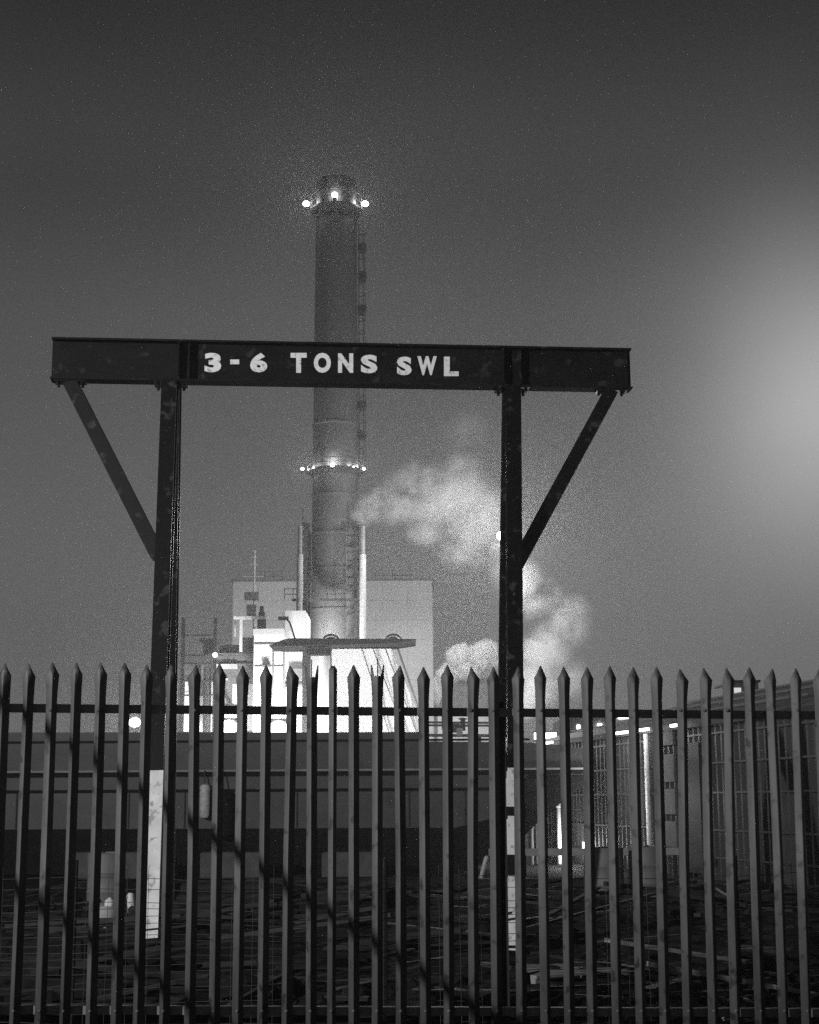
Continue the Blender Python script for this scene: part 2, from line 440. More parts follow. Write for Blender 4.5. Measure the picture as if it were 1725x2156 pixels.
# raking braces
for (tx, ty, bx, by) in ((148, 808, 334, 1172), (1287, 822, 1088, 1190)):
    t = on_beam(tx, ty); t = Vector((t.x, t.y, zb - .012)) - bn * .01
    b = P(bx, by, gy(bx) - .22)
    o = MB().ibeam(b, t, .15, .14, .012, .01, (0, 1, 0)).build('brace', 'black', gan)
    c = t - Z * .0
    mb = MB().box(c + Z * .001, (.34, .16, .02), m=Matrix((bd, -bn, Z)).transposed())
    for sx in (-.13, .13):
        for sy in (-.05, .05):
            q = c + bd * sx + bn * sy; mb.tube([q - Z * .045, q - Z * .01], .015, 6)
    mb.build('head_plate', 'black', gan)
for (f, r) in ((LF, LR), (RF, RR)):      # gusset tying each pair of legs
    s = .36
    a = f[0].lerp(f[1], s); b = r[0].lerp(r[1], s)
    MB().bar(a, b, .03, .16, (0, 0, 1)).build('tie_plate', 'black', gan)

# ------------------------------------------------------------------ chimney
CY = 100.0
cb = P(705, 1500, CY); CX = cb.x
ch = thing('chimney', (CX, CY, 0), 'tall round steel chimney with two lit galleries behind the gantry beam', 'chimney')
def cz(py): return P(705, py, CY).z
def cr(px): return px / 32.0
base = Vector((CX, CY, 0))
MB().lathe(base, [(cr(52), 0), (cr(51), cz(1330)), (cr(49), cz(990)), (cr(45.5), cz(470))], 40).build('shaft', 'shaft', ch, True)
for py in (1205, 1130, 1290, 900, 1050):
    mb = MB()
    r = cr(51.5 - (1330 - py) * .0064); mb.lathe(base, [(r, cz(py)), (r + .06, cz(py) + .03), (r + .06, cz(py) + .16), (r, cz(py) + .19)], 40)
    mb.build('seam_ring', 'shaft', ch, True)
MB().lathe(base, [(cr(45.9), cz(470) + .01), (cr(45.9), cz(445)), (cr(44), cz(425)), (cr(44), cz(386)), (cr(41), cz(383)), (cr(38), cz(383)), (cr(38), cz(400))], 40).build('cap', 'cap', ch, True)
for (py, rr, zr) in ((447, 58, 1.05), (996, 62, .7)):
    gl_ = MB().lathe(base, [(cr(46), cz(py) - .45), (cr(rr) - .25, cz(py) - .1), (cr(rr), cz(py)), (cr(rr), cz(py) + .12), (cr(46), cz(py) + .12)], 36).build('gallery', 'dark', ch)
    MB().ringrail(base, cr(rr) - .05, cz(py) + .1, cz(py) + zr, 22, .022).build('handrail', 'dark', gl_)
def chim_lamp(px, py, dy, r, pw, spill):
    p = P(px, py, CY + dy)
    o = MB().ball(p, r, 2, (1, .8, .85)).build('lamp', 'bulb', ch, True)
    MB().box(p - Z * (r + .08), (r * 1.2, r, .16)).build('bracket', 'dark', o)
    q = p + Vector((0, -r - .12, 0)); light(q, pw, .1, 130, q + Vector((0, -1, -.12)), .7)      # outward facing lamp
    light(p + Vector(((CX - p.x) * .16, (CY - p.y) * .12, .10)), spill, .08)                       # its spill on the gallery
chim_lamp(645, 429, -.4, .25, 650, 900); chim_lamp(769, 429, -.4, .25, 650, 900); chim_lamp(705, 410, -1.85, .22, 650, 800)
chim_lamp(637, 987, -.2, .12, 500, 160); chim_lamp(766, 987, -.2, .12, 500, 160); chim_lamp(700, 979, -2.1, .15, 700, 380)
chim_lamp(660, 985, -1.5, .06, 150, 60); chim_lamp(745, 983, -1.5, .06, 150, 60)
# caged ladder with landings up the right side
lx = lambda py: CX + cr(47 + (py - 470) * .006) + .16
mb = MB()
for k in (0, 1): mb.bar((CX + cr(46) + .16, CY - .2 + .42 * k, cz(975)), (CX + cr(45) + .16, CY - .2 + .42 * k, cz(470)), .06, .06)
z = cz(975)
while z < cz(470): mb.bar((CX + cr(46) + .14, CY - .2, z), (CX + cr(46) + .14, CY + .2, z), .035, .035, (0, 0, 1)); z += .33
lad = mb.build('ladder', 'dark', ch)
mb = MB(); z = cz(970)
while z < cz(490):
    n = 9; pts = [Vector((CX + cr(46) + .16 + .42 * math.sin(math.pi * k / (n - 1)), CY - .36 * math.cos(math.pi * k / (n - 1)), z)) for k in range(n)]
    mb.tube(pts, .03, 4); z += .9
for k in (2, 4, 6):
    a = math.pi * k / 8; mb.bar((CX + cr(46) + .16 + .42 * math.sin(a), CY - .36 * math.cos(a), cz(970)), (CX + cr(45) + .16 + .42 * math.sin(a), CY - .36 * math.cos(a), cz(490)), .05, .03)
mb.build('ladder_cage', 'dark', lad)
for py in (530, 590, 660, 745, 862, 925):
    MB().box((CX + cr(46) + .36, CY, cz(py)), (.5, .8, .10)).lathe((CX + cr(46) + .36, CY, cz(py) + .05), [(.3, 0), (.3, .5)], 10).build('landing', 'dark', ch)
# lattice tower round the chimney foot
tw = thing('lattice_tower', (CX, CY, 0), 'dark steel lattice stair tower round the chimney foot', 'steel tower')
mb = MB(); ztop = cz(1112)
tx0, tx1 = P(647, 1300, CY).x, P(751, 1300, CY).x
for xq in (tx0, tx1):
    for yq in (CY - 2.0, CY + 1.8):
        mb.bar((xq, yq, 0), (xq, yq, ztop), .22, .22)
    for k in range(14):
        z = 1 + (ztop - 1) * k / 13
        mb.bar((xq, CY - 2, z), (xq, CY + 1.8, z), .12, .12, (0, 0, 1))
    for k in range(13):
        z0 = 1 + (ztop - 1) * k / 13; z1 = 1 + (ztop - 1) * (k + 1) / 13
        mb.bar((xq, CY - 2, z0), (xq, CY + 1.8, z1), .08, .08, (0, 0, 1))
mb.bar((tx0 - .05, CY - 2.08, 0), (tx0 - .05, CY - 2.08, cz(1270)), .5, .14)
mb.build('frame', 'dark', tw)
mb = MB()
for k in range(9):
    z = cz(1245) + (ztop - cz(1245)) * k / 8
    mb = MB(); mb.box((tx0, CY - 1.2, z), (.4, 1.3, .06)); mb.bar((tx0 - .2, CY - 1.84, z), (tx0 - .2, CY - 1.84, z + 1), .05, .05); mb.build('landing', 'dark', tw)
    mb = MB(); mb.box((tx1, CY - 1.2, z + .3), (.4, 1.3, .06)); mb.bar((tx1 + .2, CY - 1.84, z + .3), (tx1 + .2, CY - 1.84, z + 1.3), .05, .05); mb.build('landing', 'dark', tw)
# lower platform with rail around the chimney at y 1255-1275
mb = MB(); zp = cz(1273)
mb.box((P(690, 1273, CY - 2.4).x, CY - 2.45, zp), (4.6, .5, .12))
pf = mb.build('platform', 'dark', tw)
mb = MB(); x0 = P(600, 1273, CY - 2.4).x; x1 = P(758, 1273, CY - 2.4).x
for z in (.35, .7): mb.bar((x0, CY - 2.68, zp + z), (x1, CY - 2.68, zp + z), .045, .045, (0, 0, 1))
k = x0
while k < x1: mb.bar((k, CY - 2.68, zp), (k, CY - 2.68, zp + .7), .045, .045); k += .55
mb.build('handrail', 'dark', pf)

# two pale vertical ducts beside the chimney
for px, side, lab in ((630.5, 0, 'slim pale flue pipe standing left of the chimney foot'), (764.5, 1, 'slim pale flue pipe standing right of the chimney foot')):
    b = P(px, 1330, 97.3); zt = P(px, 1168, 97.3).z
    o = thing('flue_pipe', (b.x, b.y, 0), lab, 'pipe', 'slim flue pipes beside the chimney')
    MB().lathe((b.x, b.y, 0), [(.21, 0), (.21, zt)], 16).build('pipe', 'conc', o, True)
    MB().lathe((b.x, b.y, 0), [(.155, zt - .02), (.155, P(px, 1108, 97.3).z)], 12).build('outlet', 'grey', o, True)
    light(Vector((b.x + (-1.2 if side == 0 else 1.4), b.y - 2.0, 9.0)), 260, .3, 150, Vector((b.x, b.y, 13)), .6)

# ------------------------------------------------------------------ boiler hall
HY = 121.0
a = P(491, 1225, HY); b = P(911, 1223, HY)
bh = thing('boiler_hall', ((a.x + b.x) / 2, HY + 6, 0), 'large plain pale clad boiler hall block behind the chimney', 'building')
zt = a.z
MB().box(((a.x + b.x) / 2, HY + 7, zt / 2), (b.x - a.x, 14, zt)).build('wall', 'clad', bh)
mb = MB()
for k in range(1, 12):
    z = zt * k / 12; mb.box(((a.x + b.x) / 2, HY - .011, z), (b.x - a.x, .022, .035))
for k in range(0, 9):
    x = a.x + .06 + (b.x - a.x - .12) * k / 8; mb.box((x, HY - .014, zt / 2), (.035, .028, zt - .1))
mb.build('cladding_seam', 'seam', bh)
MB().box(((a.x + b.x) / 2, HY + 7, zt + .09), (b.x - a.x + .3, 14.3, .18)).build('roof', 'grey', bh)
for (x0, x1) in ((a.x + 1.8, a.x + 4.0), (b.x - 4.6, b.x - 1.6)):
    mb = MB(); mb.bar((x0, HY + .4, zt + .9), (x1, HY + .4, zt + .9), .05, .05, (0, 0, 1)); mb.bar((x0, HY + .4, zt + .5), (x1, HY + .4, zt + .5), .05, .05, (0, 0, 1))
    k = x0
    while k <= x1: mb.bar((k, HY + .4, zt + .18), (k, HY + .4, zt + .9), .05, .05); k += .7
    mb.build('roof_rail', 'grey', bh)

# ------------------------------------------------------------------ plant in front of the hall, left of the chimney
def boxpx(mb, x0, y0, x1, y1, Y, depth, zfloor=None):
    a, b = P(x0, y0, Y), P(x1, y1, Y); zl = b.z if zfloor is None else zfloor
    mb.box(((a.x + b.x) / 2, Y + depth / 2, (a.z + zl) / 2), (abs(b.x - a.x), depth, a.z - zl)); return mb
# white lit annexe (535-640, 1325-)
AY = 92.0
an = thing('plant_annexe', (P(588, 1500, AY).x, AY + 3, 0), 'floodlit white walled annexe left of the chimney with a stubby black flue on its roof', 'building')
mb = MB(); boxpx(mb, 535, 1336, 596, 1540, AY, 5, 0); mb.build('wall', 'lit', an)
mb = MB(); boxpx(mb, 601, 1286, 642, 1540, AY + 1.6, 5, 0); mb.build('stair_wall', 'lit', an)
mb = MB(); boxpx(mb, 533, 1324, 597, 1336.5, AY - .12, 5.3); mb.build('parapet', 'pale_steel', an)
p = P(551, 1324, AY + 1.0)
MB().lathe((p.x, p.y, p.z - .1), [(.27, 0), (.27, .75), (.20, .8), (.2, 1.1), (.13, 1.18), (.13, 1.5)], 14).build('flue', 'tarp', an, True)
mb = MB()
for x in (575, 597): boxpx(mb, x - 1, 1370, x + 1.0, 1535, AY - .08, .07)
for y in (1355, 1402): boxpx(mb, 536, y, 596, y + 1.5, AY - .05, .045)
boxpx(mb, 552, 1400, 570, 1404, AY - .3, .25); boxpx(mb, 600, 1440, 640, 1446, AY + 1.3, .25); boxpx(mb, 610, 1408, 640, 1432, AY + 1.1, .4)
mb.build('pipework', 'grey', an)
# grey plant house (440-535, 1370-1510) and its pipe bridge
BY = 94.0
gh = thing('plant_house', (P(490, 1500, BY).x, BY + 3, 0), 'grey plant house with outside duct and white pipe bridge left of the annexe', 'building')
mb = MB(); boxpx(mb, 452, 1375, 534, 1540, BY, 5, 0); mb.build('wall', 'grey', gh)
mb = MB(); boxpx(mb, 462, 1358, 512, 1375.4, BY + .6, 3.5); mb.build('roof_plant', 'grey', gh)
mb = MB(); boxpx(mb, 510, 1342, 530, 1375, BY - .5, 1.0); mb.build('cabinet', 'dark', gh)
mb = MB()
boxpx(mb, 492, 1298, 562, 1303, BY - 1.5, .22); boxpx(mb, 505, 1303.3, 510, 1372, BY - 1.5, .22); boxpx(mb, 494, 1303.3, 497, 1340, BY - .3, .12)
mb.build('pipe_bridge', 'pale_steel', gh); mb = MB()
boxpx(mb, 455, 1398, 500, 1408, BY - .25, .2); boxpx(mb, 452, 1428, 480, 1432, BY - .2, .15)
mb.build('duct', 'pale_steel', gh)
mb = MB(); mb.bar(P(462, 1440, BY - .3), P(492, 1492, BY - .3), .2, .2); mb.build('conveyor_chute', 'dark', gh); mb = MB(); boxpx(mb, 440, 1492, 520, 1497, BY - .4, .3); boxpx(mb, 470, 1395, 534, 1397, BY - .1, .1); mb.build('walkway', 'dark', gh)
mb = MB(); boxpx(mb, 455, 1500, 534, 1538, BY - .06, .05); boxpx(mb, 490, 1440, 533, 1496, BY - .04, .03); mb.build('loading_door', 'lit', gh)
# aerial mast (535, 1155-1300)
p = P(535, 1300, 96); pt = P(535, 1158, 96)
am = thing('aerial_mast', (p.x, 96, 0), 'thin pale aerial mast with short cross arms in front of the boiler hall', 'mast')
MB().tube([(p.x, 96, 0), (p.x, 96, p.z), (p.x, 96, pt.z)], [.09, .08, .035], 8).build('pole', 'pale_steel', am, True)
mb = MB()
for (y, w) in ((1160, 8), (1173, 10), (1189, 16), (1214, 40), (1252, 22)):
    q = P(535, y, 96); mb.bar((q.x - w / 60, 96, q.z), (q.x + w / 60, 96, q.z), .045, .045, (0, 0, 1))
mb.build('cross_arm', 'pale_steel', am)
mb = MB(); q = P(530, 1255, 95.8)
mb.box(q, (.9, .3, .5)); mb.box(q - Z * .9, (.6, .3, .7)); mb.build('equipment_box', 'grey', am)
# open pipe rack left (383-455, 1300-1510)
RY = 90.0
pr = thing('pipe_rack', (P(418, 1500, RY).x, RY, 0), 'open dark steel pipe rack at the left edge of the plant', 'pipe rack')
mb = MB()
for x, y0 in ((384, 1300), (452, 1300), (430, 1405), (442, 1405)): boxpx(mb, x - 1.2, y0, x + 1.2, 1540, RY, .12, 0)
for x0, x1, y in ((384, 455, 1336), (384, 470, 1378), (384, 455, 1395), (384, 450, 1432), (384, 450, 1462)): boxpx(mb, x0, y, x1, y + 2.6, RY - .14, .12)
mb.build('frame', 'dark', pr)
mb = MB()
boxpx(mb, 420, 1344, 456, 1350, RY + .3, .8); boxpx(mb, 428, 1350.4, 456, 1376, RY + .3, .8); mb.build('cabinet', 'dark', pr)
mb = MB(); boxpx(mb, 388, 1400, 424, 1426, RY + .5, 1.2); mb.build('tank', 'grey', pr)
mb = MB(); boxpx(mb, 390, 1434, 398, 1540, RY + .4, .3); boxpx(mb, 440, 1434, 449, 1540, RY + .4, .3); boxpx(mb, 388, 1466, 428, 1540, RY + 1.2, .5); mb.build('lit_panel', 'lit', pr)
mb = MB(); mb.ball(P(453, 1379, RY - .3), .14); mb.build('lamp', 'bulb', pr)
# canopy building with the flared white skirt
KY = 82.0
cn = thing('canopy', (P(720, 1500, KY).x, KY + 2.5, 0), 'dark flat canopy roof with two dome vents over a floodlit flared white skirt', 'canopy')
pl_, pr_ = P(566, 1362, KY), P(874, 1347, KY)
zl = P(720, 1355.5, KY).z; zu = P(720, 1347, KY).z
def kx(px): return P(px, 1356, KY).x
prof = [(kx(566), zl - .06), (kx(602), zl - .10), (kx(790), zl - .02), (kx(832), zl + .02), (kx(876), zu - .03), (kx(876), zu + .02), (kx(612), zu + .10), (kx(598), zu + .04)]
mb = MB(); mb.prism([(x - kx(720), z) for x, z in prof], (kx(720), KY, 0), (kx(720), KY + 3.4, 0), X, Z); mb.build('roof', 'tarp', cn)
mb = MB(); boxpx(mb, 647, 1365, 697, 1378, KY + .4, .8); mb.build('fascia_box', 'tarp', cn)
for px in (697, 829):
    c = P(px, 1346, KY + 1.2)
    mb = MB()
    n = 12; pts = [Vector((c.x + math.cos(math.pi * k / n) * .42, c.y, zu + .1 + math.sin(math.pi * k / n) * .30)) for k in range(n + 1)]
    mb.tube(pts, .06, 6); mb.lathe((c.x, c.y + .3, zu + .05), [(.40, 0), (.36, .12), (.22, .24), (.05, .29)], 16)
    mb.build('dome_vent', 'grey', cn, True)
mb = MB(); boxpx(mb, 637, 1365, 653, 1440, KY + 2.2, .4, 0); mb.build('column', 'dark', cn); mb = MB(); boxpx(mb, 696, 1366, 698, 1552, KY + .2, .06, 0); mb.build('column', 'dark', cn)
# skirt: flared sheeted wall
def skirt_pt(px, py, Y): return P(px, py, Y)
zf = 0.0
xt0, xt1 = P(699, 1400, KY + 1.7).x, P(824, 1400, KY + 1.7).x; xb0, xb1 = xt0, P(906, 1560, KY + 1.6).x
mb = MB()
zt_ = zl - .11; zb_ = P(880, 1560, KY).z
mb.hexa([(xb0, KY + 1.5, zb_), (xb1, KY + 1.5, zb_), (xb1, KY + 4.5, zb_), (xb0, KY + 4.5, zb_), (xt0, KY + 1.7, zt_), (xt1, KY + 1.7, zt_), (xt1, KY + 4.3, zt_), (xt0, KY + 4.3, zt_)])
mb.build('skirt', 'lit', cn)
for (tx, bx) in ((838, 885), (812, 862), (786, 836), (762, 806)):
    mb = MB(); mb.bar(P(tx, 1366, KY + .3), P(bx, 1500, KY + 1.3), .11 if tx == 838 else .06, .08); mb.bar(P(bx, 1500, KY + 1.3), P(bx + (bx - tx) * .37, 1550, KY + 1.3), .11 if tx == 838 else .06, .08)
    mb.build('raking_strut', 'dark', cn)
mb = MB(); boxpx(mb, 640, 1378, 696, 1560, KY + 3.5, .3, 0); mb.build('back_wall', 'lit', cn)
# bracket floodlight on the canopy
fl = thing('floodlight', P(621, 1345, KY + .6), 'small floodlight on a bent bracket standing on the left end of the canopy', 'floodlight')
MB().tube([P(622, 1347, KY + .6), P(616, 1328, KY + .6), P(610, 1310, KY + .6), P(603, 1303, KY + .6)], .05, 6).build('bracket', 'tarp', fl)
MB().box(P(597, 1302, KY + .6), (.55, .4, .16)).build('housing', 'tarp', fl)
# steam hopper (935-1035, 1425-1500)
SY = 96.0
hp = thing('steam_hopper', (P(985, 1500, SY).x, SY + 2, 0), 'dark hipped hopper house with steam pouring from its top', 'hopper')
za, zc = P(985, 1426, SY).z, P(985, 1500, SY).z
mb = MB(); x = [P(p_, 1450, SY).x for p_ in (918, 948, 1022, 1052)]
mb.hexa([(x[0], SY, zc), (x[3], SY, zc), (x[3], SY + 5, zc), (x[0], SY + 5, zc), (x[1], SY + 1.4, za), (x[2], SY + 1.4, za), (x[2], SY + 3.4, za), (x[1], SY + 3.4, za)])
mb.build('hood', 'dark', hp)
mb = MB().box(((x[0] + x[3]) / 2, SY + 2.5, zc / 2), (x[3] - x[0] - .2, 4.8, zc)); mb.build('body', 'grey', hp)
# valve set and pipes behind the barge (905-1050, 1515-1550)
vy = 70.0
vs_ = thing('valve_set', P(970, 1560, vy), 'dark pipes and valves seen over the barge beside the hopper', 'pipework')
mb = MB()
for y in (1521, 1527, 1548): mb.tube([P(900, y, vy), P(1052, y + 1, vy)], .05 if y < 1540 else .07, 6)
mb.build('pipe', 'grey', vs_)
mb = MB()
for (x, y, w, h) in ((938, 1522, 15, 26), (960, 1535, 22, 14), (975, 1527, 10, 22)): 
    c = P(x, y, vy - .2); mb.box(c, (w / 45, .3, h / 45)); mb.lathe(c + Z * (h / 90), [(.08, 0), (.2, .02), (.2, .07), (.05, .1)], 10)
mb.build('valve', 'tarp', vs_)
MB().box(P(968, 1541, vy - .5), (.26, .2, .35)).build('junction_box', 'lit', vs_)
# ground supports for it
MB().bar(Vector((P(940, 1550, vy).x, vy, 0)), P(940, 1550, vy), .15, .15).build('support', 'dark', vs_)
MB().bar(Vector((P(1010, 1550, vy).x, vy, 0)), P(1010, 1550, vy), .15, .15).build('support', 'dark', vs_)

# floodlights low in the plant: poles with bright heads
def flood(px, py, Y, r, power, lab, front=.8):
    p = P(px, py, Y)
    o = thing('floodlight', (p.x, Y, 0), lab, 'floodlight')
    MB().tube([(p.x, Y + r + .1, 0), (p.x, Y + r + .1, p.z)], .06, 8).build('pole', 'dark', o)
    MB().box((p.x, Y + r + .02, p.z + .06), (r * 2.6, .14, r * 2.3)).build('housing', 'dark', o)
    MB().ball(p, r, 2, (1.25, .6, 1)).build('lamp', 'bulb', o, True)
    q = p + Vector((0, -r * .6 - .15, 0)); light(q, power, .12, 140, q + Vector((0, -1, .05)), .7)
    return o
flood(284, 1521, 76, .24, 3000, 'lone bright floodlight low over the barge left of the gantry leg')
flood(482, 1531, 76, .36, 5000, 'bright floodlight low in front of the grey plant house')
flood(586, 1534, 76, .40, 5500, 'bright floodlight low in front of the white annexe')
# wall washing floods low in the plant, hidden by the barge and the walls, aimed at the walls they light
def wash(loc, power, aim, r=.4, ang=150): light(Vector(loc), power, r, ang, Vector(aim), .6)
def px_x(px, Y): return P(px, 1500, Y).x
wash((px_x(565, 88), 88.2, 3.0), 14000, (px_x(580, 92), 92, 7)); wash((px_x(490, 88), 89, 3.5), 3000, (px_x(490, 94), 94, 8))
wash((px_x(620, 88), 89.5, 6), 6000, (px_x(620, 94), 94, 10))
wash((px_x(655, 95), 95.4, 11.0), 9000, (CX - 1.2, 100, 13.5)); wash((px_x(668, 84), 84.0, 4.0), 7000, (px_x(668, 86), 86, 6))
wash((px_x(735, 79), 79.4, 2.6), 24000, (px_x(745, 84), 84, 6.5)); wash((px_x(848, 79), 79.2, 2.6), 16000, (px_x(840, 84), 84, 6.5))
wash((px_x(408, 87), 86, 3), 1500, (px_x(408, 91), 91, 6))
wash((px_x(850, 106), 106, 6), 11000, (px_x(850, 121), 121, 10), .6); wash((px_x(545, 106), 106, 7), 8000, (px_x(550, 121), 121, 11), .6)
# mast light hidden just behind the right gantry leg
ml = P(1056, 1128, 92)
mo = thing('lighting_mast', (ml.x, ml.y, 0), 'tall lighting mast whose bright lamp peeps out beside the right gantry leg', 'lighting mast')
MB().tube([(ml.x + .3, ml.y + .3, 0), (ml.x + .3, ml.y + .3, ml.z)], [.14, .08], 8).build('pole', 'dark', mo)
MB().ball(ml, .30).build('lamp', 'bulb', mo, True)
light(ml + Vector((-.2, -.6, 0)), 15000, .35)

# ------------------------------------------------------------------ steam
def plume(name, blobs, Y, dens, nscale, thr, label, soft=.55, warp=.9):
    m = bpy.data.materials.new(name); m.use_nodes = True; t = m.node_tree; t.nodes.clear()
    out = N(t, 'ShaderNodeOutputMaterial'); pv = N(t, 'ShaderNodeVolumePrincipled')
    pv.inputs['Color'].default_value = (.97, .97, .97, 1); pv.inputs['Anisotropy'].default_value = .1
    t.links.new(pv.outputs[0], out.inputs['Volume'])
    tx = N(t, 'ShaderNodeTexCoord')
    no = N(t, 'ShaderNodeTexNoise'); no.inputs['Scale'].default_value = nscale; no.inputs['Detail'].default_value = 9; no.inputs['Roughness'].default_value = .64
    t.links.new(tx.outputs['Object'], no.inputs['Vector'])
    wv = N(t, 'ShaderNodeVectorMath', operation='SUBTRACT'); t.links.new(no.outputs['Color'], wv.inputs[0]); wv.inputs[1].default_value = (.5, .5, .5)
    ws = N(t, 'ShaderNodeVectorMath', operation='SCALE'); t.links.new(wv.outputs[0], ws.inputs[0]); ws.inputs['Scale'].default_value = warp
    wa = N(t, 'ShaderNodeVectorMath', operation='ADD'); t.links.new(tx.outputs['Object'], wa.inputs[0]); t.links.new(ws.outputs[0], wa.inputs[1])
    pts = [(P(x, y, Y + dy), r * Y / FPX, ry * Y / FPX, w) for (x, y, r, ry, dy, w) in blobs]
    cen = sum((p for p, *_ in pts), Vector()) / len(pts)
    acc = None
    for p, r, ry, w in pts:
        sb = N(t, 'ShaderNodeVectorMath', operation='SUBTRACT'); t.links.new(wa.outputs[0], sb.inputs[0]); sb.inputs[1].default_value = p - cen
        dv = N(t, 'ShaderNodeVectorMath', operation='DIVIDE'); t.links.new(sb.outputs[0], dv.inputs[0]); dv.inputs[1].default_value = (r, (r + ry) / 2, ry)
        ln = N(t, 'ShaderNodeVectorMath', operation='LENGTH'); t.links.new(dv.outputs[0], ln.inputs[0])
        mr = N(t, 'ShaderNodeMapRange', interpolation_type='SMOOTHSTEP'); t.links.new(ln.outputs['Value'], mr.inputs[0])
        mr.inputs['From Min'].default_value = 1.0; mr.inputs['From Max'].default_value = 1 - soft; mr.inputs['To Max'].default_value = w
        acc = mr.outputs[0] if acc is None else MATH(t, 'MAXIMUM', acc, mr.outputs[0])
    n2 = MATH(t, 'MULTIPLY', MATH(t, 'SUBTRACT', no.outputs[0], thr), 5.0, True)
    d = MATH(t, 'MULTIPLY', MATH(t, 'MULTIPLY', acc, n2), dens)
    t.links.new(d, pv.inputs['Density'])
    mb = MB()
    lo = [min(p[i] - (r if i != 2 else ry) * 1.0 for p, r, ry, w in pts) - cen[i] for i in range(3)]
    hi = [max(p[i] + (r if i != 2 else ry) * 1.0 for p, r, ry, w in pts) - cen[i] for i in range(3)]
    c = [(lo[i] + hi[i]) / 2 for i in range(3)]; s = [(hi[i] - lo[i]) + warp * .5 for i in range(3)]
    mb.box(c, s)
    bmesh.ops.translate(mb.bm, verts=mb.bm.verts[:], vec=cen)
    o = mb.build('steam_plume', m, origin=cen)
    tag(o, label, 'steam', None, 'stuff')
    return o
plume('steam_high', [(768, 1090, 36, 30, 0, 1), (790, 1072, 48, 44, 0, 1), (825, 1058, 62, 58, 0, 1), (870, 1042, 80, 74, 0, 1), (920, 1046, 94, 84, 0, 1), (965, 1046, 100, 92, 0, 1), (1010, 1095, 100, 88, 0, 1), (965, 985, 66, 52, 0, .75), (890, 1000, 50, 40, 0, .7), (1060, 1120, 80, 80, 0, .9), (985, 1160, 80, 50, 0, .6), (900, 1120, 60, 40, 0, .5), (1085, 1200, 70, 70, 0, .5), (985, 915, 80, 70, 0, .12)], 98, .80, .42, .41, 'broad drifting cloud of lit steam to the right of the chimney', .8, 1.1)
plume('steam_right', [(1130, 1440, 75, 70, 0, 1), (1150, 1370, 70, 70, 0, .9), (1190, 1320, 70, 70, 0, .45), (1140, 1260, 60, 60, 0, .35), (1200, 1430, 60, 60, 0, .5), (1110, 1480, 60, 40, 0, 1), (1105, 1250, 60, 80, 0, .5), (1210, 1290, 50, 50, 0, .4)], 90, .75, .45, .40, 'bright bank of steam rising right of the gantry leg', .85, 1.5)
plume('steam_low', [(968, 1388, 36, 38, 0, 1), (985, 1410, 44, 30, 0, 1), (1018, 1386, 44, 40, 0, 1), (945, 1420, 30, 26, 0, 1), (925, 1450, 20, 40, 0, .4)], 97.5, 5.0, .8, .25, 'dense white puff of steam boiling out of the hopper top', .5, 1.5)
light(P(985, 1360, 94.0), 2300, .5); light(P(1135, 1485, 86.5), 3000, .5); light(P(800, 1160, 94.5), 1000, .4)

# ------------------------------------------------------------------ barge
BG = 36.0
bgx = lambda px: P(px, 1690, BG).x
bgz = lambda py: P(700, py, BG).z
bar = thing('barge', (bgx(640), BG + 1.5, 0), 'long dark flat sided barge with rubbing strips and a raked bow beyond the yard', 'barge')
def hull_poly(mb, pts, y0, y1):
    return mb.prism([(x, z) for x, z in pts], (0, y0, 0), (0, y1, 0), X, Z)
xl = bgx(-260)
side = [(xl, bgz(1742)), (bgx(960), bgz(1744)), (bgx(1032), bgz(1726)), (bgx(1093), bgz(1656)), (bgx(1114), bgz(1634)), (bgx(1236), bgz(1634)), (bgx(1236), bgz(1579)), (bgx(1120), bgz(1566)), (bgx(900), bgz(1562)), (xl, bgz(1561))]
mb = hull_poly(MB(), side, BG, BG + 2.9); mb.build('hull_side', 'hull', bar)
low = [(xl, .0), (bgx(975), .0), (bgx(1000), bgz(1827)), (bgx(1067), bgz(1800)), (bgx(1135), bgz(1731)), (bgx(1165), bgz(1706)), (bgx(1236), bgz(1652)), (bgx(1236), bgz(1634.5)), (bgx(1114.5), bgz(1634.5)), (bgx(1093.5), bgz(1656.5)), (bgx(1032.5), bgz(1726.5)), (bgx(960), bgz(1744.5)), (xl, bgz(1742.5))]
mb = hull_poly(MB(), low, BG + .03, BG + 2.85); mb.build('bottom', 'hull_black', bar)
up = [(xl, bgz(1560.5)), (bgx(905), bgz(1561)), (bgx(905), bgz(1542)), (xl, bgz(1536))]
mb = hull_poly(MB(), up, BG + .12, BG + 2.7); mb.build('bulwark', 'hull', bar)
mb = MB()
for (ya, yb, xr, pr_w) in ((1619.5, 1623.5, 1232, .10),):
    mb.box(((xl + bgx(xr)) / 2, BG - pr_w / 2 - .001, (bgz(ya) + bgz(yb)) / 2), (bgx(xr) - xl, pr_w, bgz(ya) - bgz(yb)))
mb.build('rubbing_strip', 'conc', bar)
for (ya, yb, xr) in ((1624, 1633, 1231), (1660, 1666, 1085), (1557, 1561.5, 1118)):  # the strip under the pale ledge paints in its shadow; others are dark lines
    MB().box(((xl + bgx(xr)) / 2, BG - .03, (bgz(ya) + bgz(yb)) / 2), (bgx(xr) - xl, .058, bgz(ya) - bgz(yb))).build('shadow_groove_strip', 'tarp', bar)
for px in range(-200, 1000, 118): MB().box((bgx(px), BG - .014, (bgz(1667) + bgz(1741)) / 2), (.03, .028, bgz(1667) - bgz(1741))).build('plate_seam', 'hull_low', bar)
mb = MB(); mb.ball(P(1122, 1672, BG - .05), .3, 2, (1, .25, 1.3)); mb.build('anchor_pocket', 'scrap', bar)
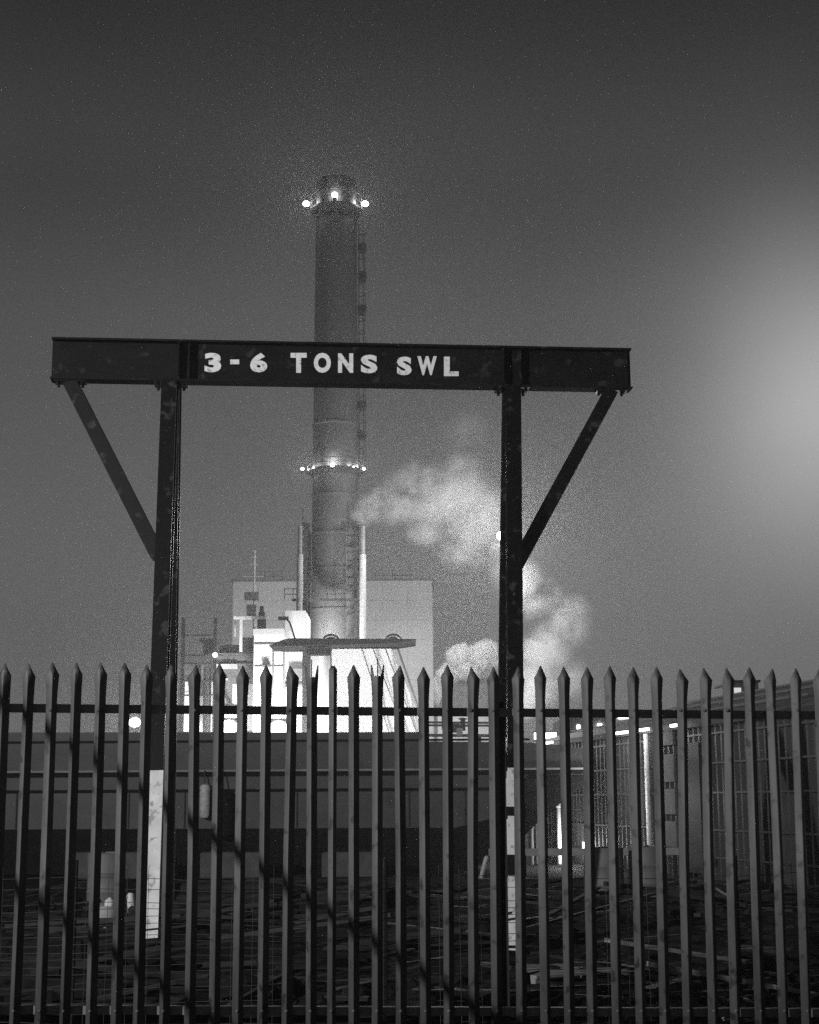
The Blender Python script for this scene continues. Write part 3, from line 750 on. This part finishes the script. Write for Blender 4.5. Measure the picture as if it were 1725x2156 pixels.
# white and black fenders hanging on it
fw = thing('fender', P(430, 1728, BG - .3), 'white cylindrical fender hanging on the barge side', 'fender')
p0, p1 = P(431, 1724, BG - .25), P(431, 1650, BG - .25)
MB().lathe((p0.x, p0.y, p0.z), [(.03, 0), (.10, .03), (.125, .1), (.125, p1.z - p0.z - .1), (.10, p1.z - p0.z - .03), (.03, p1.z - p0.z)], 16).build('fender_body', 'white', fw, True)
MB().tube([p1, P(431, 1622, BG - .14)], .015, 5).build('rope', 'wire', fw)
fb = thing('fender', P(470, 1762, BG - .4), 'fat black rubber fender hanging on the barge beside the white one', 'fender')
p0, p1 = P(470, 1765, BG - .35), P(470, 1662, BG - .35)
MB().lathe((p0.x, p0.y, p0.z), [(.1, 0), (.24, .06), (.26, .3), (.26, p1.z - p0.z - .3), (.2, p1.z - p0.z - .1), (.06, p1.z - p0.z)], 18).build('fender_body', 'tarp', fb, True)
MB().tube([p1, P(470, 1624, BG - .14)], .015, 5).build('rope', 'wire', fb)

# ------------------------------------------------------------------ corrugated shed, right
def wall_at(t): return Vector((3.82 + 2.84 * t, 44 - 14.3 * t, 0))
w0, w1 = wall_at(-.12), wall_at(1.55)
wd_ = (w1 - w0).normalized(); wn = Vector((wd_.y, -wd_.x, 0))       # wn faces left, to the yard
if wn.x > 0: wn = -wn
ze = P(1140, 1570, 44).z
shed = thing('corrugated_shed', ((w0.x + w1.x) / 2 + 3, (w0.y + w1.y) / 2, 0), 'long corrugated metal shed receding along the right side of the yard', 'shed')
mb = MB(); Lw = (w1 - w0).length; n = int(Lw / .075); prev = None
for i in range(n + 1):
    s = i * Lw / n; off = (.05 if i % 4 in (0, 1) else -.05)
    p = w0 + wd_ * s + wn * off
    cur = (mb.bm.verts.new(p + Z * .0), mb.bm.verts.new(p + Z * (ze - .05)))
    if prev: mb.bm.faces.new((prev[0], cur[0], cur[1], prev[1]))
    prev = cur
mb.build('wall', 'shedw', shed)
mb = MB()
for z in (.45, 1.0, 1.75, 2.35, 2.95): mb.bar(w0 + wn * .07 + Z * z, w1 + wn * .07 + Z * z, .04, .016, wn)
mb.build('sheeting_rail', 'shedw', shed)
mb = MB()
mb.bar(w0 + wn * .14 + Z * (ze + .01), w1 + wn * .14 + Z * (ze + .01), .12, .14, wn)
gut = mb.build('gutter', 'dark', shed)
mb = MB(); rn = -wn
rp = [w0 + wn * .2 + Z * (ze + .08), w1 + wn * .2 + Z * (ze + .08), w1 + rn * 6 + Z * (ze + 1.55), w0 + rn * 6 + Z * (ze + 1.55)]
mb.hexa([p - Z * .06 for p in rp] + rp); mb.build('roof', 'roof', shed)
mb = MB()
for k in (.25, .55, .85):
    a = rp[0].lerp(rp[3], k); b = rp[1].lerp(rp[2], k); mb.bar(a + Z * .05, b + Z * .05, .04, .05, (0, 0, 1))
mb.build('roof_rail', 'grey', shed)
def on_wall(px, off=.08):
    # where the sight line at px meets the wall plane, in plan
    d = P(px, 1700, 10) - EYE; q0 = w0 + wn * off
    t = (q0 - EYE).dot(wn) / d.dot(wn); return EYE + d * t
q = on_wall(1366, .13); MB().tube([(q.x, q.y, .0), (q.x, q.y, ze)], .065, 10).build('downpipe', 'white', shed, True)
q = on_wall(1230, .16); lampz = EYE.z + (P(1230, 1780, 10) - EYE).z / (P(1230, 1780, 10) - EYE).y * q.y
MB().box((q.x, q.y, lampz), (.12, .10, .16)).build('wall_lamp', 'bulb', shed)
light(Vector((q.x, q.y, lampz)) + wn * .45 + Z * .1, 60, .05)
mb = MB()
for (xa_, za_, zb_w, xb_) in ((1382, .6, 1.15, 1425), (1382, 1.3, 1.85, 1425), (1382, 2.0, 2.6, 1425), (1382, 2.8, 3.3, 1425)):
    a, b = on_wall(xa_, .10), on_wall(xb_, .10)
    mb.bar(Vector((a.x, a.y, (za_ + zb_w) / 2)), Vector((b.x, b.y, (za_ + zb_w) / 2)), zb_w - za_, .06, wn)
mb.build('vent_panel', 'block', shed)
q = on_wall(1436, .1)
a, b = on_wall(1440, .09), on_wall(1478, .09)
MB().bar(Vector((a.x, a.y, 1.45)), Vector((b.x, b.y, 1.45)), 2.7, .05, wn).build('door', 'dark', shed)
# strip lights along the eave, lit by small lamps
for k, (px, dz) in enumerate(((1140, .0), (1300, .02), (1345, .0), (1420, 0.02))):
    a = on_wall(px, .35); b = on_wall(px + 26, .35)
    o = MB().bar(Vector((a.x, a.y, ze + .02)), Vector((b.x, b.y, ze + .02)), .06, .06, (0, 0, 1)).build('strip_light', 'bulb_soft', shed)
    if px < 1400: light((a + b) / 2 * 1.0 + Vector((wn.x * .35, wn.y * .35, ze - .15 - ((a + b) / 2).z)), 22, .1)
# low lit building over the shed roof, far right
FY = 66.0
fbld = thing('office_block', (P(1350, 1560, FY).x, FY + 4, 0), 'low dark building with small lit windows over the shed roof', 'building')
mb = MB(); boxpx(mb, 1196, 1506, 1780, 1600, FY, 7, 0); mb.build('wall', 'roof', fbld)
for (x0, y0, x1, y1, m) in ((1215, 1526, 1222, 1536, 'bulb_soft'), (1259, 1524, 1268, 1540, 'bulb'), (1302, 1508, 1330, 1513, 'bulb'), (1352, 1508, 1378, 1518, 'bulb_soft')):
    mb = MB(); boxpx(mb, x0, y0, x1, y1, FY - .1, .08); mb.build('window', m, fbld)
gt = thing('control_tower', (P(1556, 1500, 50).x, 52, 0), 'small lit cabin standing behind the shed at far right', 'cabin')
mb = MB(); boxpx(mb, 1541, 1436, 1600, 1500, 50, 2.5, 0); mb.build('wall', 'roof', gt)
mb = MB(); boxpx(mb, 1546, 1448, 1562, 1478, 49.95, .04); mb.build('window', 'window', gt)
mb = MB(); boxpx(mb, 1540, 1432, 1602, 1436, 49.8, 2.9); mb.build('roof', 'dark', gt)
# lit cabinets (1110-1175, 1545-1560)
for (x0, x1, lab) in ((1127, 1136, 'narrow bright lit cabinet over the barge bow'), (1151, 1172, 'wide bright lit cabinet over the barge bow')):
    yq = 58.0
    p = P((x0 + x1) / 2, 1560, yq); o = thing('lit_cabinet', (p.x, yq, 0), lab, 'cabinet')
    mb = MB(); boxpx(mb, x0, 1542, x1, 1557, yq, .5); mb.build('lit_front', 'bulb_soft', o)
    mb = MB(); boxpx(mb, x0 - 3, 1539, x1 + 3, 1542, yq - .1, .7); mb.build('lid', 'dark', o)
    mb = MB(); boxpx(mb, x0 - 1, 1557, x1 + 1, 1580, yq + .02, .46, 0); mb.build('stand', 'dark', o)
light(P(1150, 1545, 56.8), 90, .15)
# slender pipes between bow and shed
for i, (px, y0, m) in enumerate(((1118, 1770, 'grey'), (1131, 1760, 'pale_steel'), (1146, 1755, 'grey'), (1166, 1735, 'dark'), (1176, 1725, 'pale_steel'))):
    p = P(px, 1700, 40.2 + .2 * (i % 2)); zt2 = P(px, y0 - 25, 40.2).z
    o = MB().lathe((p.x, p.y, 0), [(.055, 0), (.055, zt2), (.08, zt2 + .02), (.08, zt2 + .1), (.02, zt2 + .14)], 10).build('standpipe', m, None, True)
    tag(o, ['grey standpipe nearest the barge bow', 'pale standpipe second from the barge bow', 'grey standpipe between the two pale ones', 'black standpipe between pale ones near the shed', 'pale standpipe nearest the corrugated shed'][i], 'pipe', 'standpipes under the barge bow')
light(P(1190, 1800, 38.6), 24, .1); light(P(1262, 1680, 35.5), 70, .1)

# ------------------------------------------------------------------ yard
# kerb rail at the shed foot and barrier
mb = MB(); a = P(1030, 1852, 30.5); b = P(1445, 1845, 30.5)
mb.box(((a.x + b.x) / 2, 30.5, .62), (b.x - a.x, .07, .14))
cr_ = thing('crash_barrier', ((a.x + b.x) / 2, 30.5, 0), 'low pale crash barrier along the foot of the shed', 'barrier')
mb.build('rail', 'conc', cr_)
for k in range(5):
    x = a.x + .2 + (b.x - a.x - .4) * k / 4; MB().box((x, 30.57, .33), (.09, .07, .66)).build('post', 'dark', cr_)
# concrete blocks under the barge side
for i, (x0, x1, lab) in enumerate(((150, 250, 'concrete block at far left below the barge'), (256, 300, 'small concrete block left of the gantry leg below the barge'), (302, 368, 'concrete block behind the left gantry leg'), (420, 500, 'concrete block below the two hanging fenders'), (504, 556, 'short concrete block right of the fenders'), (676, 788, 'wide concrete block below the middle of the barge'))):
    yq = 33.6; a, b = P(x0, 1797, yq), P(x1, 1822, yq)
    mb = MB().box(((a.x + b.x) / 2, yq + .3, (a.z + .02) / 2), (b.x - a.x - .03, .6, a.z + .02)); bmesh.ops.bevel(mb.bm, geom=mb.bm.edges[:], offset=.03, segments=1, affect='EDGES')
    tag(mb.build('concrete_block', 'block'), lab, 'block', 'concrete blocks below the barge')
# long kerb line y 1842
mb = MB(); a = P(560, 1845, 31.8); b = P(830, 1845, 31.8); mb.box(((a.x + b.x) / 2, 31.8, .05), (b.x - a.x, .1, .10)); tag(mb.build('steel_channel', 'scrap'), 'thin pale steel channel lying across the back of the yard', 'steel bar')
# gas bottle left
p = P(224, 1956, 18.9); gb = thing('gas_bottle', (p.x, 18.9, 0), 'squat pale gas bottle with a white cap at the left of the yard', 'gas bottle')
MB().lathe((p.x, 18.9, 0), [(.13, .0), (.14, .03), (.14, .30), (.12, .36), (.08, .39)], 18).build('body', 'conc', gb, True)
MB().lathe((p.x + .03, 18.9, .39), [(.06, 0), (.06, .05), (.035, .08), (.01, .1)], 12).build('cap', 'white', gb, True)
# small white posts
for (px, y0, y1, Yq, tilt, lab) in ((283, 1885, 1948, 19.3, -.12, 'short leaning white post beside the gas bottle'), (1012, 1805, 1838, 33.0, .3, 'stubby white bollard under the barge bow')):
    b = P(px, y1, Yq); h = P(px, y0, Yq).z
    o = MB().tube([(b.x, Yq, 0), (b.x + tilt * .5 * h, Yq, h * .5), (b.x + tilt * h, Yq, h), (b.x + tilt * h * 1.05, Yq, h + .03)], [.05, .05, .05, .02], 10).build('marker_post', 'white', None, True)
    tag(o, lab, 'post')
# pallets
def make_pallet():
    r = thing('pallet', (0, 0, 0), 'timber pallet', 'pallet', 'timber pallets lying in the yard')
    mb = MB()
    for k in range(7): mb.box((0, -.48 + .16 * k, .125), (1.2, .1, .022))
    mb.build('top_boards', 'wood', r)
    mb = MB()
    for x in (-.55, 0, .55):
        for y in (-.45, 0, .45): mb.box((x, y, .068), (.1, .12, .09))
    for x in (-.55, 0, .55): mb.box((x, 0, .011), (.1, 1.0, .022))
    mb.build('bearers', 'wood', r)
    return r
plabs = [(480, 2052, .15, .0, 'pale timber pallet lying nearest the palisade left of centre'), (535, 2030, .3, .0, 'timber pallet just behind the pale pallet'),
         (900, 1975, -.4, 0, 'timber pallet lying skewed in the middle of the yard'), (700, 1925, .1, 0, 'timber pallet in shade at mid yard left of centre'), (1290, 1960, -.9, 0, 'timber pallet in front of the corrugated shed'), (1180, 2050, .5, 0, 'timber pallet lying right of the right gantry leg')]
pr0 = make_pallet()
for i, (px, py, rz, zz, lab) in enumerate(plabs):
    Yq = 1.6 * FPX / (py - 1690); q = P(px, py, Yq)
    if i == 0: pr0.location = (q.x, q.y, 0.0); pr0.rotation_euler = (0, 0, rz); pr0['label'] = lab
    else: copy_tree(pr0, (q.x, q.y, 0), rz, lab)
# planks, pipes, bars as scrap
adj = ['bent', 'short', 'long', 'pale', 'dark', 'twisted', 'straight', 'thick', 'thin', 'split']
spots = [(420, 2060, .05, 1.6, 'wood', 'pale plank at the left beside the pale pallet'), (200, 1979, .0, 1.3, 'conc', 'pale plank lying on the left below the gas bottle'), (170, 2035, .1, 1.0, 'wood', 'short plank at far left nearest the fence'),
         (1120, 1980, .35, 2.0, 'wood', 'plank tilted up right of the right gantry foot'), (1260, 1945, .3, 1.8, 'conc', 'pale plank leaning in front of the crash barrier'), (1330, 1905, .1, 1.7, 'wood', 'plank lying below the crash barrier'),
         (1480, 2045, -.5, 1.9, 'wood', 'plank sloping down at the right of the yard'), (1545, 2110, -.6, 1.6, 'conc', 'pale plank sloping down at the bottom right'), (1390, 1965, -.2, 1.5, 'wood', 'plank lying right of the shed front'),
         (960, 1960, .12, 2.2, 'wood', 'long plank between the gantry legs right of centre'), (850, 2010, -.1, 1.7, 'wood', 'plank at centre of the yard near the fence'), (620, 1985, .1, 2.0, 'wood', 'plank left of centre between the gantry legs')]
for px, py, tilt, L, m, lab in spots:
    Yq = 1.6 * FPX / (py - 1690) if py < 2090 else 12.5
    q = P(px, py, Yq); d = Vector((math.cos(tilt) * .95, .3, 0)).normalized() * L / 2
    d.z = 0; h = abs(math.sin(tilt)) * L * .35
    a, b = Vector((q.x, q.y, .05)) - d, Vector((q.x, q.y, .05)) + d
    if tilt > 0: b.z += h
    else: a.z += h
    tag(MB().bar(a, b, .16, .035, (0, 0, 1)).build('plank', m), lab, 'plank', 'loose planks in the yard')
# heap of scrap: countless tangled bars, offcuts and rubble
hb = MB(); rnd = random.Random(3)
def hgt(x, y): return max(0, .42 * math.exp(-((x - .2) / 2.6) ** 2 - ((y - 18) / 3.5) ** 2) + .30 * math.exp(-((x + 2.8) / 1.6) ** 2 - ((y - 15.5) / 2.5) ** 2) + .32 * math.exp(-((x - 3.4) / 1.8) ** 2 - ((y - 19) / 3) ** 2))
for k in range(360):
    y = rnd.uniform(12.2, 29); x = rnd.uniform(-.3, .3) * y * 1.02; z = hgt(x, y)
    a = rnd.uniform(-.5, .5) + (0 if rnd.random() < .8 else 1.4); L = rnd.uniform(.25, 1.3) if rnd.random() < .8 else rnd.uniform(1.3, 2.4)
    d = Vector((math.cos(a), math.sin(a), rnd.uniform(-.12, .2))) * L / 2
    c = Vector((x, y, z + .05 + abs(d.z)))
    r = rnd.choice((.008, .012, .02, .03))
    if rnd.random() < .55: hb.tube([c - d, c + Vector((0, rnd.uniform(-.05, .05), rnd.uniform(-.03, .05))), c + d], r, 5)
    else: hb.bar(c - d, c + d, rnd.uniform(.03, .12), rnd.uniform(.01, .04), (0, 0, 1))
tag(hb.build('scrap_bars', 'scrap'), 'tangle of loose steel bars and strips strewn over the yard', 'scrap', None, 'stuff')
hb = MB()
for k in range(420):
    y = rnd.uniform(11.8, 29); x = rnd.uniform(-.3, .3) * y; z = hgt(x, y) * .8
    s = rnd.uniform(.04, .16) * (1 if rnd.random() < .9 else 1.8)
    hb.ball((x, y, z + s * .3), s, 1, (rnd.uniform(.8, 1.6), 1, rnd.uniform(.4, .8)))
for v in hb.bm.verts: v.co += Vector((rnd.uniform(-.02, .02), rnd.uniform(-.02, .02), rnd.uniform(-.02, .02)))
tag(hb.build('rubble', 'ground'), 'dark rubble and clods scattered over the yard ground', 'rubble', None, 'stuff')
# heap mound
hb = MB(); nx, ny = 60, 50; vv = []
for j in range(ny + 1):
    row = []
    for i in range(nx + 1):
        y = 11.9 + 17.5 * j / ny; x = -6 + 12 * i / nx; row.append(hb.bm.verts.new((x, y, hgt(x, y) + rnd.uniform(-.03, .03) + .0)))
    vv.append(row)
for j in range(ny):
    for i in range(nx): hb.bm.faces.new((vv[j][i], vv[j][i + 1], vv[j + 1][i + 1], vv[j + 1][i]))
tag(hb.build('terrain', 'ground'), kind='structure')
# oil drums
def make_drum():
    r = thing('oil_drum', (0, 0, 0), 'drum', 'drum', 'oil drums in the yard')
    MB().lathe((0, 0, 0), [(.28, 0), (.29, .02), (.28, .05), (.28, .28), (.295, .30), (.28, .32), (.28, .56), (.295, .58), (.28, .6), (.28, .84), (.29, .87), (.27, .88), (.27, .86)], 20).build('body', 'grey', r, True)
    MB().lathe((.12, .05, .86), [(.035, 0), (.035, .03), (.02, .035)], 8).build('bung', 'dark', r)
    return r
d0 = make_drum()
for i, (x, y, lab) in enumerate(((3.05, 24.5, 'dark oil drum standing in front of the shed'), (3.75, 24.9, 'dark oil drum beside the shed door end'), (-4.6, 23.5, 'dark oil drum at the far left of the yard'))):
    if i == 0: d0.location = (x, y, 0); d0['label'] = lab
    else: copy_tree(d0, (x, y, 0), i * .9, lab)
# pale boulder in the bottom right corner
q = P(1556, 2118, 12.0)
hb = MB().ball((q.x, 12.0, .02), .14, 3, (1.1, .9, .8)); rr = random.Random(5)
for v in hb.bm.verts: v.co += Vector((rr.uniform(-.012, .012), rr.uniform(-.012, .012), rr.uniform(-.012, .012)))
tag(hb.build('boulder', 'conc', None, True), 'pale rounded boulder at the bottom right corner of the yard', 'boulder')
# dark junk by the gantry feet: pipe stack and cable reel
def stack(px, Yq, lab):
    q = P(px, 1900, Yq); o = thing('pipe_stack', (q.x, Yq, 0), lab, 'pipes')
    for (dy, dz) in ((-.2, .1), (0, .1), (.2, .1), (-.1, .27), (.1, .27)):
        MB().tube([(q.x - .9, Yq + dy, dz), (q.x + .9, Yq + dy + .03, dz)], .095, 12).build('pipe', 'scrap', o, True)
stack(1120, 25.5, 'stack of dark pipes behind the right gantry leg'); stack(430, 25.0, 'stack of dark pipes behind the left gantry leg')
stack(800, 22.0, 'stack of dark pipes in the middle of the yard')

# ------------------------------------------------------------------ night haze
hz = bpy.data.materials.new('haze'); hz.use_nodes = True; t = hz.node_tree; t.nodes.clear()
pv = N(t, 'ShaderNodeVolumePrincipled'); out = N(t, 'ShaderNodeOutputMaterial'); t.links.new(pv.outputs[0], out.inputs['Volume'])
pv.inputs['Color'].default_value = (.9, .9, .9, 1); pv.inputs['Density'].default_value = .0014; pv.inputs['Anisotropy'].default_value = .72
tag(MB().box((0, 85, 30.5), (260, 260, 64)).build('haze', hz), 'thin lit night mist filling the air over the yard and plant', 'haze', None, 'stuff')
